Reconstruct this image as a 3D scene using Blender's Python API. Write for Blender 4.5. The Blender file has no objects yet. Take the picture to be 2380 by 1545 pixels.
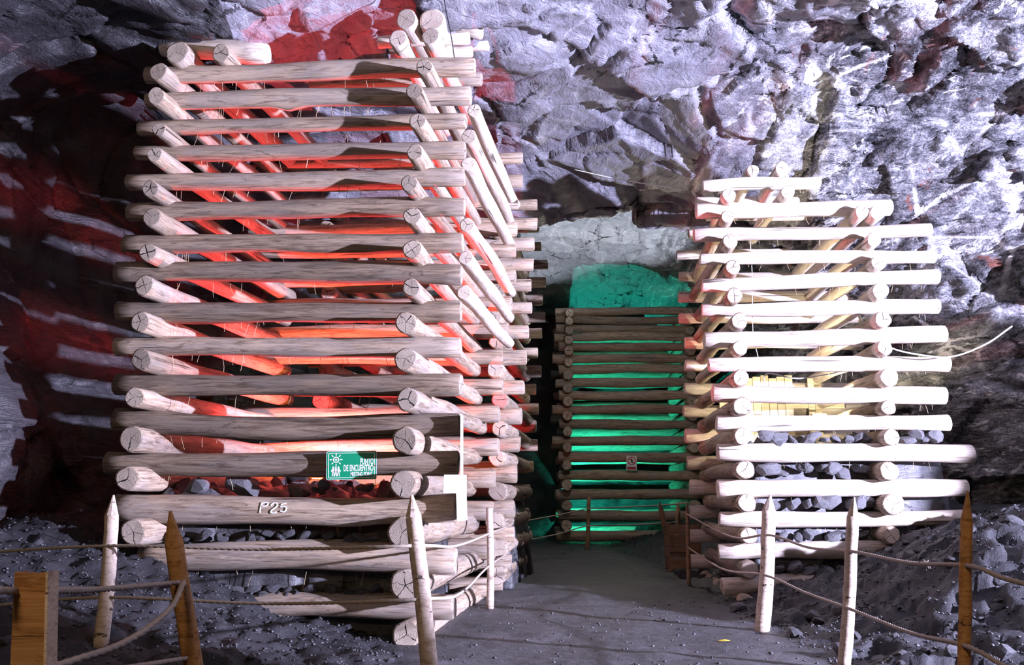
import bpy, math, random
import numpy as np
from mathutils import Vector, Matrix

# ------------------------------------------------------------------ camera
FPX, TH, CAMH = 2200.0, math.radians(9.75), 1.4
scene = bpy.context.scene
col = scene.collection
cam_d = bpy.data.cameras.new('camera'); cam_d.sensor_width = 36.0
cam_d.lens = FPX / 2380.0 * 36.0; cam_d.clip_end = 200
cam = bpy.data.objects.new('camera', cam_d); col.objects.link(cam)
cam.location = (0, 0, CAMH); cam.rotation_euler = (math.pi / 2 + TH, 0, 0)
scene.camera = cam

# ------------------------------------------------------------------ world, lights, exposure
world = bpy.data.worlds.new('world'); scene.world = world; world.use_nodes = True
world.node_tree.nodes['Background'].inputs['Color'].default_value = (0, 0, 0, 1)
world.node_tree.nodes['Background'].inputs['Strength'].default_value = 0.0
vs = scene.view_settings
vs.view_transform = 'Standard'; vs.look = 'None'; vs.gamma = 1.0; vs.use_curve_mapping = False
vs.exposure = 0.0

def add_light(name, kind, loc, power, color, radius=0.1, target=None, size=90, blend=0.3):
    d = bpy.data.lights.new(name, kind); d.energy = power; d.color = color; d.shadow_soft_size = radius
    if kind == 'SPOT':
        d.spot_size = math.radians(size); d.spot_blend = blend
    o = bpy.data.objects.new(name, d); col.objects.link(o); o.location = loc
    if target is not None:
        o.rotation_euler = (Vector(target) - Vector(loc)).to_track_quat('-Z', 'Y').to_euler()
    return o

KEY = (12.5, 2.5, 3.0)
add_light('key_floodlight', 'SPOT', KEY, 45000, (0.69, 0.685, 1.0), 0.12, (4.2, 14.2, 4.4), 78, 0.06)
add_light('hall_lamp', 'POINT', (-1.5, -2.5, 4.5), 560, (1.0, 0.72, 0.45), 0.5)
add_light('red_lamp_light', 'SPOT', (-2.5, 12.45, 1.72), 1250, (1.0, 0.075, 0.085), 0.07, (-2.2, 12.7, 4.0), 165, 0.4)
add_light('red_lamp_light_rear', 'SPOT', (-1.4, 15.4, 1.6), 300, (1.0, 0.03, 0.045), 0.08, (-.9, 16.6, 4.5), 130, 0.5)
add_light('added_amber_glow', 'SPOT', (-2.5, 11.15, 1.8), 420, (1.0, 0.27, 0.02), 0.06, (-2.1, 13.2, 2.5), 100, 0.6)  # added amber glow, stands in for overexposed red on the rear logs
add_light('added_passage_fill', 'POINT', (2.0, 21.5, 4.6), 170, (1.0, 0.92, 0.80), 0.15)  # added fill with no real source, lifts the far crib and ground
add_light('green_lamp_light', 'SPOT', (1.7, 28.6, 1.1), 6500, (0.03, 1.0, 0.66), 0.12, (1.9, 31.0, 3.2), 160, 0.9)
add_light('warm_lamp_light', 'SPOT', (4.7, 13.9, 2.55), 330, (1.0, 0.88, 0.60), 0.08, (4.5, 16.0, 4.6), 150, 0.5)
add_light('rear_floodlight', 'SPOT', (4.4, 20.0, 1.2), 6000, (0.86, 0.95, 1.0), 0.12, (1.3, 24.0, 8.6), 52, 0.4)
scene.cycles.max_bounces = 3; scene.cycles.diffuse_bounces = 2; scene.cycles.glossy_bounces = 1
scene.cycles.use_adaptive_sampling = True; scene.cycles.adaptive_threshold = 0.07; scene.cycles.adaptive_min_samples = 12

# ------------------------------------------------------------------ helpers
RNG = random.Random(7)

def at(px, py, Y):
    cx = (px - 1190.0) / FPX; cy = (772.5 - py) / FPX
    yd = math.cos(TH) - cy * math.sin(TH); t = Y / yd
    return Vector((cx * t, Y, CAMH + (math.sin(TH) + cy * math.cos(TH)) * t))

def depth(px, py, Y):
    cy = (772.5 - py) / FPX
    return Y / (math.cos(TH) - cy * math.sin(TH))

def pxm(n, py, Y):
    return n * depth(0, py, Y) / FPX

def tag(o, label=None, cat=None, group=None, kind=None):
    if label: o['label'] = label
    if cat: o['category'] = cat
    if group: o['group'] = group
    if kind: o['kind'] = kind
    return o

def link(name, me, mats=None, parent=None):
    o = bpy.data.objects.new(name, me); col.objects.link(o)
    if mats:
        for m in (mats if isinstance(mats, (list, tuple)) else [mats]):
            me.materials.append(m)
    if parent is not None:
        o.parent = parent
    return o

def empty(name, loc=(0, 0, 0)):
    o = bpy.data.objects.new(name, None); col.objects.link(o); o.location = loc
    o.empty_display_size = 0.2
    return o

def mesh_np(name, verts, faces, smooth=False):
    """faces: (n,4) or (n,3) numpy array"""
    me = bpy.data.meshes.new(name)
    verts = np.asarray(verts, dtype=np.float32); faces = np.asarray(faces, dtype=np.int32)
    k = faces.shape[1]
    me.vertices.add(len(verts)); me.vertices.foreach_set('co', verts.ravel())
    me.loops.add(faces.size); me.loops.foreach_set('vertex_index', faces.ravel())
    me.polygons.add(len(faces)); me.polygons.foreach_set('loop_start', np.arange(0, faces.size, k, dtype=np.int32))
    me.update(calc_edges=True)
    if smooth:
        me.polygons.foreach_set('use_smooth', np.ones(len(faces), dtype=bool))
    me.validate()
    return me

class MB:
    """small mesh collector"""
    def __init__(self): self.v = []; self.f = []; self.m = []; self.s = []
    def add(self, v, f, mat=0, smooth=False):
        b = len(self.v); self.v += [tuple(p) for p in v]
        for q in f:
            self.f.append(tuple(i + b for i in q)); self.m.append(mat); self.s.append(smooth)
    def box(self, c, s, M=None, mat=0):
        x, y, z = (k / 2 for k in s); vs_ = []
        for sx in (-1, 1):
            for sy in (-1, 1):
                for sz in (-1, 1):
                    p = Vector((sx * x, sy * y, sz * z))
                    if M is not None: p = M @ p
                    vs_.append(p + Vector(c))
        self.add(vs_, [(0, 1, 3, 2), (4, 6, 7, 5), (0, 4, 5, 1), (2, 3, 7, 6), (0, 2, 6, 4), (1, 5, 7, 3)], mat)
    def tube(self, pts, r, n=6, mat=0, cap=True, twist=None, smooth=True):
        pts = [Vector(p) for p in pts]; k = len(pts)
        rs = r if isinstance(r, (list, tuple)) else [r] * k
        up = Vector((0, 0, 1)); rings = []; d0 = None; s = 0.0; nrm = None
        for i, p in enumerate(pts):
            d = (pts[min(i + 1, k - 1)] - pts[max(i - 1, 0)]).normalized()
            if nrm is None:
                nrm = d.cross(up)
                if nrm.length < 1e-3: nrm = d.cross(Vector((1, 0, 0)))
                nrm.normalize()
            else:
                nrm = (nrm - d * nrm.dot(d)).normalized()
            b = d.cross(nrm)
            if i: s += (p - pts[i - 1]).length
            ring = []
            for j in range(n):
                a = 2 * math.pi * j / n; rr = rs[i]
                if twist: rr *= 1 + 0.2 * math.cos(3 * (a - s * twist))
                ring.append(p + (nrm * math.cos(a) + b * math.sin(a)) * rr)
            rings.append(ring)
        f = []
        for i in range(k - 1):
            for j in range(n):
                j2 = (j + 1) % n
                f.append((i * n + j, i * n + j2, (i + 1) * n + j2, (i + 1) * n + j))
        if cap:
            f.append(tuple(reversed(range(n)))); f.append(tuple((k - 1) * n + j for j in range(n)))
        self.add([p for ring in rings for p in ring], f, mat, smooth)
    def build(self, name, mats, parent=None):
        me = bpy.data.meshes.new(name); me.from_pydata(self.v, [], self.f)
        for p, m, s in zip(me.polygons, self.m, self.s):
            p.material_index = m; p.use_smooth = s
        me.update()
        return link(name, me, mats, parent)

def catmull(pts, n):
    pts = [Vector(p) for p in pts]
    if len(pts) == 2:
        return [pts[0].lerp(pts[1], i / n) for i in range(n + 1)]
    P = [pts[0] * 2 - pts[1]] + pts + [pts[-1] * 2 - pts[-2]]; out = []
    for i in range(1, len(P) - 2):
        for k in range(n):
            t = k / n; a, b, c, d = P[i - 1], P[i], P[i + 1], P[i + 2]
            out.append(0.5 * ((2 * b) + (c - a) * t + (2 * a - 5 * b + 4 * c - d) * t * t + (3 * b - a - 3 * c + d) * t ** 3))
    out.append(pts[-1]); return out

# ------------------------------------------------------------------ numpy noise
def _h(ix, iy, iz, s):
    n = (ix.astype(np.int64) * 374761393 + iy.astype(np.int64) * 668265263 + iz.astype(np.int64) * 2147483647 + s * 974634777) & 0xffffffff
    n = ((n ^ (n >> 13)) * 1274126177) & 0xffffffff
    n = ((n ^ (n >> 16)) * 2246822519) & 0xffffffff
    n = n ^ (n >> 15)
    return (n & 0xffffff).astype(np.float64) / 16777215.0

def vnoise(p, s=0):
    i = np.floor(p).astype(np.int64); f = p - i; f = f * f * f * (f * (f * 6 - 15) + 10)
    r = 0
    for dx in (0, 1):
        wx = f[:, 0] if dx else 1 - f[:, 0]
        for dy in (0, 1):
            wy = f[:, 1] if dy else 1 - f[:, 1]
            for dz in (0, 1):
                wz = f[:, 2] if dz else 1 - f[:, 2]
                r = r + wx * wy * wz * _h(i[:, 0] + dx, i[:, 1] + dy, i[:, 2] + dz, s)
    return r * 2 - 1

def fbm(p, octv=4, s=0, gain=0.5):
    r = 0; a = 1.0; q = p.copy()
    for k in range(octv):
        r = r + a * vnoise(q, s + k); q = q * 2.03 + 7.1; a *= gain
    return r

def cells(p, s=0):
    """returns facet height (random tilted plane per cell, about -1..1) and F2-F1"""
    i = np.floor(p).astype(np.int64); n = len(p)
    d1 = np.full(n, 1e9); d2 = np.full(n, 1e9); hgt = np.zeros(n)
    for dx in (-1, 0, 1):
        for dy in (-1, 0, 1):
            for dz in (-1, 0, 1):
                cx, cy, cz = i[:, 0] + dx, i[:, 1] + dy, i[:, 2] + dz
                ox = cx + _h(cx, cy, cz, s); oy = cy + _h(cx, cy, cz, s + 1); oz = cz + _h(cx, cy, cz, s + 2)
                vx, vy, vz = p[:, 0] - ox, p[:, 1] - oy, p[:, 2] - oz
                d = np.sqrt(vx * vx + vy * vy + vz * vz)
                h = (_h(cx, cy, cz, s + 3) - .5) * 1.6 + 1.6 * ((_h(cx, cy, cz, s + 4) - .5) * vx + (_h(cx, cy, cz, s + 5) - .5) * vy + (_h(cx, cy, cz, s + 6) - .5) * vz)
                c = d < d1
                d2 = np.where(c, d1, np.minimum(d2, d)); hgt = np.where(c, h, hgt); d1 = np.where(c, d, d1)
    return hgt, d2 - d1

# ------------------------------------------------------------------ materials
def new_mat(name):
    m = bpy.data.materials.new(name); m.use_nodes = True
    nt = m.node_tree; nt.nodes.clear()
    out = nt.nodes.new('ShaderNodeOutputMaterial'); b = nt.nodes.new('ShaderNodeBsdfPrincipled')
    nt.links.new(b.outputs[0], out.inputs[0])
    return m, nt, b

class G:
    def __init__(self, nt): self.nt = nt
    def n(self, t, **kw):
        nd = self.nt.nodes.new(t)
        for k, v in kw.items(): setattr(nd, k, v)
        return nd
    def put(self, inp, v):
        if hasattr(v, 'is_linked') or isinstance(v, bpy.types.NodeSocket): self.nt.links.new(v, inp)
        else: inp.default_value = v
    def math(self, op, a, b=None, clamp=False):
        nd = self.n('ShaderNodeMath', operation=op, use_clamp=clamp); self.put(nd.inputs[0], a)
        if b is not None: self.put(nd.inputs[1], b)
        return nd.outputs[0]
    def noise(self, vec, scale, detail=4, rough=.55, dist=0.0):
        nd = self.n('ShaderNodeTexNoise'); self.put(nd.inputs['Vector'], vec)
        nd.inputs['Scale'].default_value = scale; nd.inputs['Detail'].default_value = detail
        nd.inputs['Roughness'].default_value = rough; nd.inputs['Distortion'].default_value = dist
        return nd.outputs['Fac']
    def voro(self, vec, scale, feature='F1', out='Distance', rnd=1.0):
        nd = self.n('ShaderNodeTexVoronoi', feature=feature); self.put(nd.inputs['Vector'], vec)
        nd.inputs['Scale'].default_value = scale; nd.inputs['Randomness'].default_value = rnd
        return nd.outputs[out]
    def ramp(self, fac, stops, interp='LINEAR'):
        nd = self.n('ShaderNodeValToRGB'); self.put(nd.inputs[0], fac); cr = nd.color_ramp; cr.interpolation = interp
        while len(cr.elements) < len(stops): cr.elements.new(0.5)
        for e, (p, c) in zip(cr.elements, stops):
            e.position = p; e.color = (c, c, c, 1) if isinstance(c, (int, float)) else (*c, 1)
        return nd.outputs[0]
    def mix(self, fac, a, b, mode='MIX'):
        nd = self.n('ShaderNodeMix', data_type='RGBA', blend_type=mode)
        self.put(nd.inputs[0], fac)
        for s, v in ((nd.inputs[6], a), (nd.inputs[7], b)):
            self.put(s, v if not isinstance(v, tuple) or len(v) == 4 else (*v, 1))
        return nd.outputs[2]
    def mapping(self, vec, scale=(1, 1, 1), rot=(0, 0, 0), loc=(0, 0, 0)):
        nd = self.n('ShaderNodeMapping'); self.put(nd.inputs['Vector'], vec)
        nd.inputs['Scale'].default_value = scale; nd.inputs['Rotation'].default_value = rot
        self.put(nd.inputs['Location'], loc)
        return nd.outputs[0]
    def coord(self): return self.n('ShaderNodeTexCoord').outputs['Object']
    def rand(self): return self.n('ShaderNodeObjectInfo').outputs['Random']
    def bump(self, h, strength, dist, bsdf, prev=None):
        nd = self.n('ShaderNodeBump'); nd.inputs['Strength'].default_value = strength; nd.inputs['Distance'].default_value = dist
        self.put(nd.inputs['Height'], h)
        if prev is not None: self.put(nd.inputs['Normal'], prev)
        if bsdf is not None: self.nt.links.new(nd.outputs[0], bsdf.inputs['Normal'])
        return nd.outputs[0]

def rand_shift(g, mult=40.0):
    r = g.rand(); c = g.n('ShaderNodeCombineXYZ')
    m = g.math('MULTIPLY', r, mult)
    for k in range(3): g.put(c.inputs[k], m)
    return c.outputs[0]

def wood_mat(name, dark, mid, light, grey, grey_amt=.5, grain=.5):
    m, nt, b = new_mat(name); g = G(nt)
    co = g.mapping(g.coord(), loc=rand_shift(g))
    fine = g.noise(g.mapping(co, (1.6, 34, 34)), 1.6, 4, .65, .3)
    med = g.noise(g.mapping(co, (.8, 9, 9)), 1.5, 5, .68, .9)
    c = g.ramp(g.math('ADD', g.math('MULTIPLY', fine, .5), g.math('MULTIPLY', med, .5)),
               [(.36, dark), (.46, mid), (.56, light), (.68, mid)])
    patch = g.ramp(g.noise(g.mapping(co, (.6, 2.6, 2.6)), 1.7, 5, .65), [(.44, 0.0), (.58, 1.0)])
    c = g.mix(g.math('MULTIPLY', patch, grey_amt), c, grey)
    # weathered streaks where the surface has darkened, and pale worn streaks
    st = g.ramp(g.noise(g.mapping(co, (.9, 6.5, 6.5)), 2.0, 4, .72, 1.4), [(.36, 1.0), (.45, 0.0)])
    c = g.mix(g.math('MULTIPLY', st, .7), c, dark)
    wn = g.ramp(g.noise(g.mapping(co, (.7, 8, 8)), 1.8, 4, .75, 1.2), [(.60, 0.0), (.66, 1.0)])
    c = g.mix(g.math('MULTIPLY', wn, .6), c, light)
    # dark checks along the grain
    chk = g.ramp(g.noise(g.mapping(co, (.55, 17, 17)), 1.0, 3, .5, .2), [(.30, 1.0), (.345, 0.0)])
    c = g.mix(g.math('MULTIPLY', chk, .85), c, (.04, .027, .02))
    # knots
    kn = g.voro(g.mapping(co, (.9, 3.0, 3.0)), 1.3)
    kf = g.ramp(kn, [(.05, 1.0), (.10, 0.0)])
    c = g.mix(g.math('MULTIPLY', kf, .6), c, dark)
    v = g.math('ADD', g.math('MULTIPLY', g.rand(), .45), .75)
    hs = g.n('ShaderNodeHueSaturation'); g.put(hs.inputs['Color'], c); g.put(hs.inputs['Value'], v)
    nt.links.new(hs.outputs[0], b.inputs['Base Color'])
    b.inputs['Roughness'].default_value = .72; b.inputs['Specular IOR Level'].default_value = .25
    g.bump(g.math('SUBTRACT', med, g.math('MULTIPLY', chk, .6)), grain, .022, b)
    return m

def end_mat(name, pale, ring, crack_w=.0045):
    m, nt, b = new_mat(name); g = G(nt)
    co = g.coord(); sep = g.n('ShaderNodeSeparateXYZ'); g.put(sep.inputs[0], co)
    sh = g.mapping(co, loc=rand_shift(g))
    wob = g.noise(sh, 9, 3)
    y, z = sep.outputs[1], sep.outputs[2]
    r = g.math('SQRT', g.math('ADD', g.math('MULTIPLY', y, y), g.math('MULTIPLY', z, z)))
    rr = g.math('ADD', r, g.math('MULTIPLY', wob, .02))
    rings = g.math('ADD', g.math('MULTIPLY', g.math('SINE', g.math('MULTIPLY', rr, 420.0)), .5), .5)
    c = g.mix(g.math('MULTIPLY', rings, .35), pale, ring)
    c = g.mix(g.ramp(g.noise(sh, 7, 4), [(.4, 0.0), (.7, .7)]), c, ring)
    a = g.math('ADD', g.math('ARCTAN2', z, y), g.math('ADD', g.math('MULTIPLY', g.rand(), 6.28), g.math('MULTIPLY', g.noise(sh, 14, 2), .8)))
    k = g.math('ADD', 3.0, g.math('FLOOR', g.math('MULTIPLY', g.math('FRACT', g.math('MULTIPLY', g.rand(), 7.31)), 3.0)))
    ak = g.math('MULTIPLY', a, g.math('DIVIDE', k, 6.28318))
    fr = g.math('ABSOLUTE', g.math('SUBTRACT', g.math('FRACT', ak), .5))
    dist = g.math('MULTIPLY', g.math('MULTIPLY', fr, g.math('DIVIDE', 6.28318, k)), r)
    wn = g.n('ShaderNodeTexWhiteNoise', noise_dimensions='1D'); g.put(wn.inputs['W'], g.math('ADD', g.math('FLOOR', ak), g.math('MULTIPLY', g.rand(), 91.7)))
    lim = g.math('MULTIPLY', g.math('MULTIPLY', g.ramp(g.noise(sh, 9, 1), [(.36, 0.3), (.6, 1.0)]), g.math('ADD', .15, g.math('MULTIPLY', wn.outputs['Value'], 1.5))), crack_w)
    crack = g.math('LESS_THAN', dist, lim)
    c = g.mix(crack, c, (.012, .009, .008))
    v = g.math('ADD', g.math('MULTIPLY', g.rand(), .5), .7)
    hs = g.n('ShaderNodeHueSaturation'); g.put(hs.inputs['Color'], c); g.put(hs.inputs['Value'], v)
    nt.links.new(hs.outputs[0], b.inputs['Base Color'])
    b.inputs['Roughness'].default_value = .8; b.inputs['Specular IOR Level'].default_value = .2
    g.bump(g.math('SUBTRACT', g.math('MULTIPLY', rings, .15), crack), .6, .012, b)
    return m

M_WOOD = wood_mat('weathered_log_wood', (.13, .088, .062), (.33, .245, .175), (.50, .39, .29), (.30, .27, .25), .55)
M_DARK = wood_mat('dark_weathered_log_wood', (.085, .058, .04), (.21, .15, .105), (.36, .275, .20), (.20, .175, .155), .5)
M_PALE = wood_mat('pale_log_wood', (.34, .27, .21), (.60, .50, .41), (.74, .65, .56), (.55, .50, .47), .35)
M_END = end_mat('sawn_log_end', (.50, .42, .34), (.30, .24, .19))
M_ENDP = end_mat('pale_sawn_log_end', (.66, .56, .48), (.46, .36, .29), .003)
M_STAKE = wood_mat('orange_stake_wood', (.22, .095, .03), (.46, .22, .075), (.56, .30, .12), (.36, .22, .12), .35)
M_POST = wood_mat('pale_peeled_post_wood', (.34, .25, .19), (.58, .46, .37), (.70, .58, .48), (.52, .44, .40), .4)
M_DPOST = wood_mat('dark_post_wood', (.10, .05, .03), (.22, .12, .07), (.30, .18, .11), (.18, .13, .10), .4)

def rock_mat(name, dark, mid, pale, veins=0.0, rust=0.0, sheen=.38, bumps=1.0, zone=None):
    m, nt, b = new_mat(name); g = G(nt)
    co = g.coord()
    lay = g.mapping(co, (1.0, .55, 2.2), (.25, .6, .35))
    n1 = g.noise(lay, .9, 4, .62, .6)
    n2 = g.noise(lay, 6.0, 4, .74, .8)
    n3 = g.noise(co, 34, 3, .75)
    n4 = g.noise(g.mapping(co, (1.0, .5, 4.0), (.3, .55, .4)), 3.2, 3, .7, 1.5)
    f = g.math('ADD', g.math('MULTIPLY', n1, .40), g.math('ADD', g.math('MULTIPLY', n2, .35), g.math('MULTIPLY', n3, .25)))
    c = g.ramp(f, [(.36, dark), (.48, mid), (.56, mid), (.64, pale)])
    if zone:   # the vein-rich, rust-stained rock of the right side
        sp = g.n('ShaderNodeSeparateXYZ'); g.put(sp.inputs[0], co)
        zm = g.math('ADD', g.math('SUBTRACT', sp.outputs[0], g.math('MULTIPLY', sp.outputs[1], .10)), g.math('MULTIPLY', g.math('SUBTRACT', n1, .5), 3.0))
        zf = g.ramp(g.math('DIVIDE', g.math('SUBTRACT', zm, zone[0]), zone[1] - zone[0]), [(0, 0.0), (1, 1.0)])
        c = g.mix(zf, c, g.ramp(f, [(.42, (.014, .014, .017)), (.475, (.10, .10, .115)), (.54, (.25, .25, .27)), (.60, (.62, .62, .65))]))
        veins = g.math('ADD', g.math('MULTIPLY', zf, 1.0 - veins), veins); rust = g.math('ADD', g.math('MULTIPLY', zf, .75), rust)
    if veins:
        v1 = g.voro(g.mapping(co, (1.0, .6, 1.5), (.3, .9, .5)), 1.0, 'DISTANCE_TO_EDGE')
        wv = g.math('ADD', v1, g.math('MULTIPLY', g.math('SUBTRACT', n2, .5), .16))
        vm = g.math('MULTIPLY', g.ramp(wv, [(.0, 1.0), (.015, .85), (.03, 0.0)]), g.ramp(g.noise(co, .45, 3), [(.46, 0.0), (.58, 1.0)]))
        blob = g.ramp(g.noise(lay, 2.6, 5, .72, 1.2), [(.58, 0.0), (.63, 1.0)])
        blob = g.math('MULTIPLY', blob, g.ramp(g.noise(co, .35, 2), [(.46, 0.0), (.56, 1.0)]))
        c = g.mix(g.math('MULTIPLY', g.math('MAXIMUM', vm, blob), veins), c, (.78, .77, .78))
        dk = g.ramp(g.noise(lay, 1.7, 5, .7, 1.0), [(.34, 1.0), (.41, 0.0)])
        c = g.mix(g.math('MULTIPLY', dk, veins), c, dark)
    if rust:
        rs = g.ramp(g.noise(g.mapping(co, (1.3, 1, .8)), 1.4, 4, .7, .8), [(.63, 0.0), (.70, 1.0)])
        c = g.mix(g.math('MULTIPLY', rs, rust), c, (.20, .055, .03))
    # thin dark cracks
    cr = g.voro(g.mapping(co, (.8, .5, 1.6), (.2, .7, .3)), 2.2, 'DISTANCE_TO_EDGE')
    crk = g.ramp(g.math('ADD', cr, g.math('MULTIPLY', g.math('SUBTRACT', n2, .5), .45)), [(-.0, 0.0), (.02, 1.0)])
    crk = g.math('MAXIMUM', crk, g.ramp(g.noise(co, .7, 3), [(.52, 1.0), (.62, 0.0)]))
    c = g.mix(g.math('SUBTRACT', 1.0, crk), c, (.015, .015, .017))
    nt.links.new(c, b.inputs['Base Color'])
    b.inputs['Specular IOR Level'].default_value = .55
    g.put(b.inputs['Roughness'], g.ramp(n2, [(.3, sheen - .06), (.7, sheen + .25)]))
    hh = g.math('ADD', g.math('MULTIPLY', n4, .030), g.math('ADD', g.math('MULTIPLY', n2, .016), g.math('ADD', g.math('MULTIPLY', n3, .009), g.math('MULTIPLY', crk, .010))))
    g.bump(hh, bumps, 1.0, b)
    return m

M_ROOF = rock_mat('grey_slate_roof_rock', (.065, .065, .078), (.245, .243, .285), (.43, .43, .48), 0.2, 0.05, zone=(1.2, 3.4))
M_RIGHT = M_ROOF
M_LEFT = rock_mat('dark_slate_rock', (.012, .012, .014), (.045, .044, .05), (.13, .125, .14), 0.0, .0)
M_COAL = rock_mat('coal_lump', (.02, .02, .023), (.065, .065, .072), (.15, .15, .165), 0, 0, .34, .6)

M_GREYROCK = rock_mat('grey_fill_rock', (.05, .05, .055), (.15, .15, .165), (.30, .30, .32), 0, 0, .45, .6)

def ground_mat():
    m, nt, b = new_mat('coal_dust_ground'); g = G(nt); co = g.coord()
    n1 = g.noise(co, .8, 5, .6); n2 = g.noise(co, 9, 5, .65); n3 = g.noise(co, 60, 3, .7)
    c = g.ramp(g.math('ADD', g.math('MULTIPLY', n1, .5), g.math('MULTIPLY', n2, .5)), [(.35, (.045, .044, .048)), (.52, (.08, .077, .084)), (.68, (.125, .12, .13))])
    sp = g.voro(co, 16, 'F1'); spm = g.math('MULTIPLY', g.ramp(sp, [(.05, 1.0), (.09, 0.0)]), g.ramp(g.noise(co, 3.1, 2), [(.52, 0.0), (.62, 1.0)]))
    sx = g.n('ShaderNodeSeparateXYZ'); g.put(sx.inputs[0], co)
    off = g.math('ADD', g.math('ABSOLUTE', g.math('SUBTRACT', sx.outputs[0], .85)), g.math('MULTIPLY', g.math('SUBTRACT', n1, .5), 1.2))
    c = g.mix(g.math('MULTIPLY', g.ramp(g.math('DIVIDE', off, 4.0), [(.40, 0.0), (.52, 1.0)]), .8), c, (.022, .022, .025))   # coal slopes either side of the trodden path
    c = g.mix(spm, c, (.42, .40, .40))
    nt.links.new(c, b.inputs['Base Color']); b.inputs['Roughness'].default_value = .62
    b.inputs['Specular IOR Level'].default_value = .35
    p = g.bump(n2, .45, .05, None); g.bump(n3, .5, .012, b, p)
    return m
M_GROUND = ground_mat()

def plain(name, c, rough=.6, emit=None, spec=.4):
    m, nt, b = new_mat(name); g = G(nt)
    n = g.noise(g.coord(), 30, 3)
    cc = g.mix(g.math('MULTIPLY', n, .18), c, tuple(k * .7 for k in c))
    nt.links.new(cc, b.inputs['Base Color']); b.inputs['Roughness'].default_value = rough
    b.inputs['Specular IOR Level'].default_value = spec
    if emit:
        b.inputs['Emission Color'].default_value = (*emit[0], 1); b.inputs['Emission Strength'].default_value = emit[1]
    return m
M_ROPE = plain('hemp_rope', (.44, .37, .31), .85, spec=.1)
M_CABLE = plain('white_cable', (.80, .80, .82), .5)
M_DCABLE = plain('dark_cable', (.03, .03, .035), .5)
M_GREEN = plain('sign_green_paint', (.0, .25, .115), .45)
M_WHITE = plain('sign_white_paint', (.82, .84, .85), .5)
M_RED = plain('sign_red_paint', (.50, .03, .06), .5)
M_BLACK = plain('sign_black_paint', (.02, .02, .02), .5)
M_FIBRE = plain('straw_fibre', (.52, .42, .27), .8, spec=.1)
M_PLANK = wood_mat('sawn_plank_wood', (.45, .36, .22), (.68, .58, .40), (.76, .67, .50), (.6, .53, .42), .2, .25)
M_LAMP = plain('lamp_housing', (.03, .03, .03), .4)
M_YEL = plain('yellow_scrap', (.55, .42, .05), .6)

# ------------------------------------------------------------------ cave shell
KEYS = np.array([  # Y, x left, x right, roof height
    (-6.0, -7.0, 15.0, 7.2), (0.0, -7.5, 17.0, 8.0), (5.0, -7.5, 17.0, 8.2), (8.0, -7.2, 14.5, 8.0),
    (10.0, -6.9, 13.4, 7.6), (12.0, -6.6, 11.6, 7.4), (13.2, -6.4, 9.4, 7.35), (14.4, -6.2, 7.9, 7.2), (15.2, -6.0, 7.2, 7.1), (16.0, -5.9, 6.9, 6.9),
    (17.2, -5.6, 6.8, 6.35), (18.4, -5.5, 7.2, 7.7), (22.0, -5.0, 7.5, 8.6), (28.0, -4.6, 8.0, 8.2), (33.0, -4.2, 8.0, 7.6)])

def section(Y):
    return [np.interp(Y, KEYS[:, 0], KEYS[:, k]) for k in (1, 2, 3)]

def rock_disp(P, strong=1.0):
    R = np.array(Matrix.Rotation(math.radians(32), 3, 'Y') @ Matrix.Rotation(math.radians(18), 3, 'Z'))
    Q = P @ R.T
    Q = Q + .22 * np.stack([vnoise(P * 1.1, 60), vnoise(P * 1.1, 61), vnoise(P * 1.1, 62)], 1)
    Q = Q + .05 * np.stack([vnoise(P * 4.1, 63), vnoise(P * 4.1, 64), vnoise(P * 4.1, 65)], 1)
    big = fbm(P / 3.2, 3, 11)
    h1, e1 = cells(Q * np.array([.5, .6, .85]), 20)
    h2, e2 = cells(Q * np.array([1.1, 1.2, 2.6]), 30)
    h3, e3 = cells(Q * np.array([3.2, 3.2, 8.0]), 40)
    amp = .55 + .45 * np.clip(fbm(P / 2.2, 2, 13) * 1.6 + .3 + .25 * sst(P[:, 0], 2.0, 5.0), 0, 1)
    rz = 1 + .7 * sst(P[:, 0], 2.2, 4.5)
    d = .28 * big + .20 * h1 + .075 * h2 * amp * rz + .022 * h3 * amp * rz
    gate = np.clip(vnoise(P * .8, 15) * 2 + .2, 0, 1)
    d -= .16 * np.exp(-(e1 / .03) ** 2) * gate + .04 * np.exp(-(e2 / .05) ** 2) * gate * amp
    d += .018 * fbm(Q * 3.0, 3, 50) * amp
    return d * strong

def sst(x, a, b):
    t = np.clip((x - a) / (b - a), 0, 1); return t * t * (3 - 2 * t)

BULGE = [(-6.2, 10.6, 1.6, 1.6, 1.2, 1.9, 1.5), (-3.6, 11.3, 7.2, 1.3, 1.6, 3, .45), (-6.6, 13.2, 6.4, 2.6, 3.6, 2.3, -3.6), (3.9, 14.8, 7.0, 1.6, 1.5, 2, .85), (-.6, 11.6, 7.4, 1.2, 2.0, 3, .15)]

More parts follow.
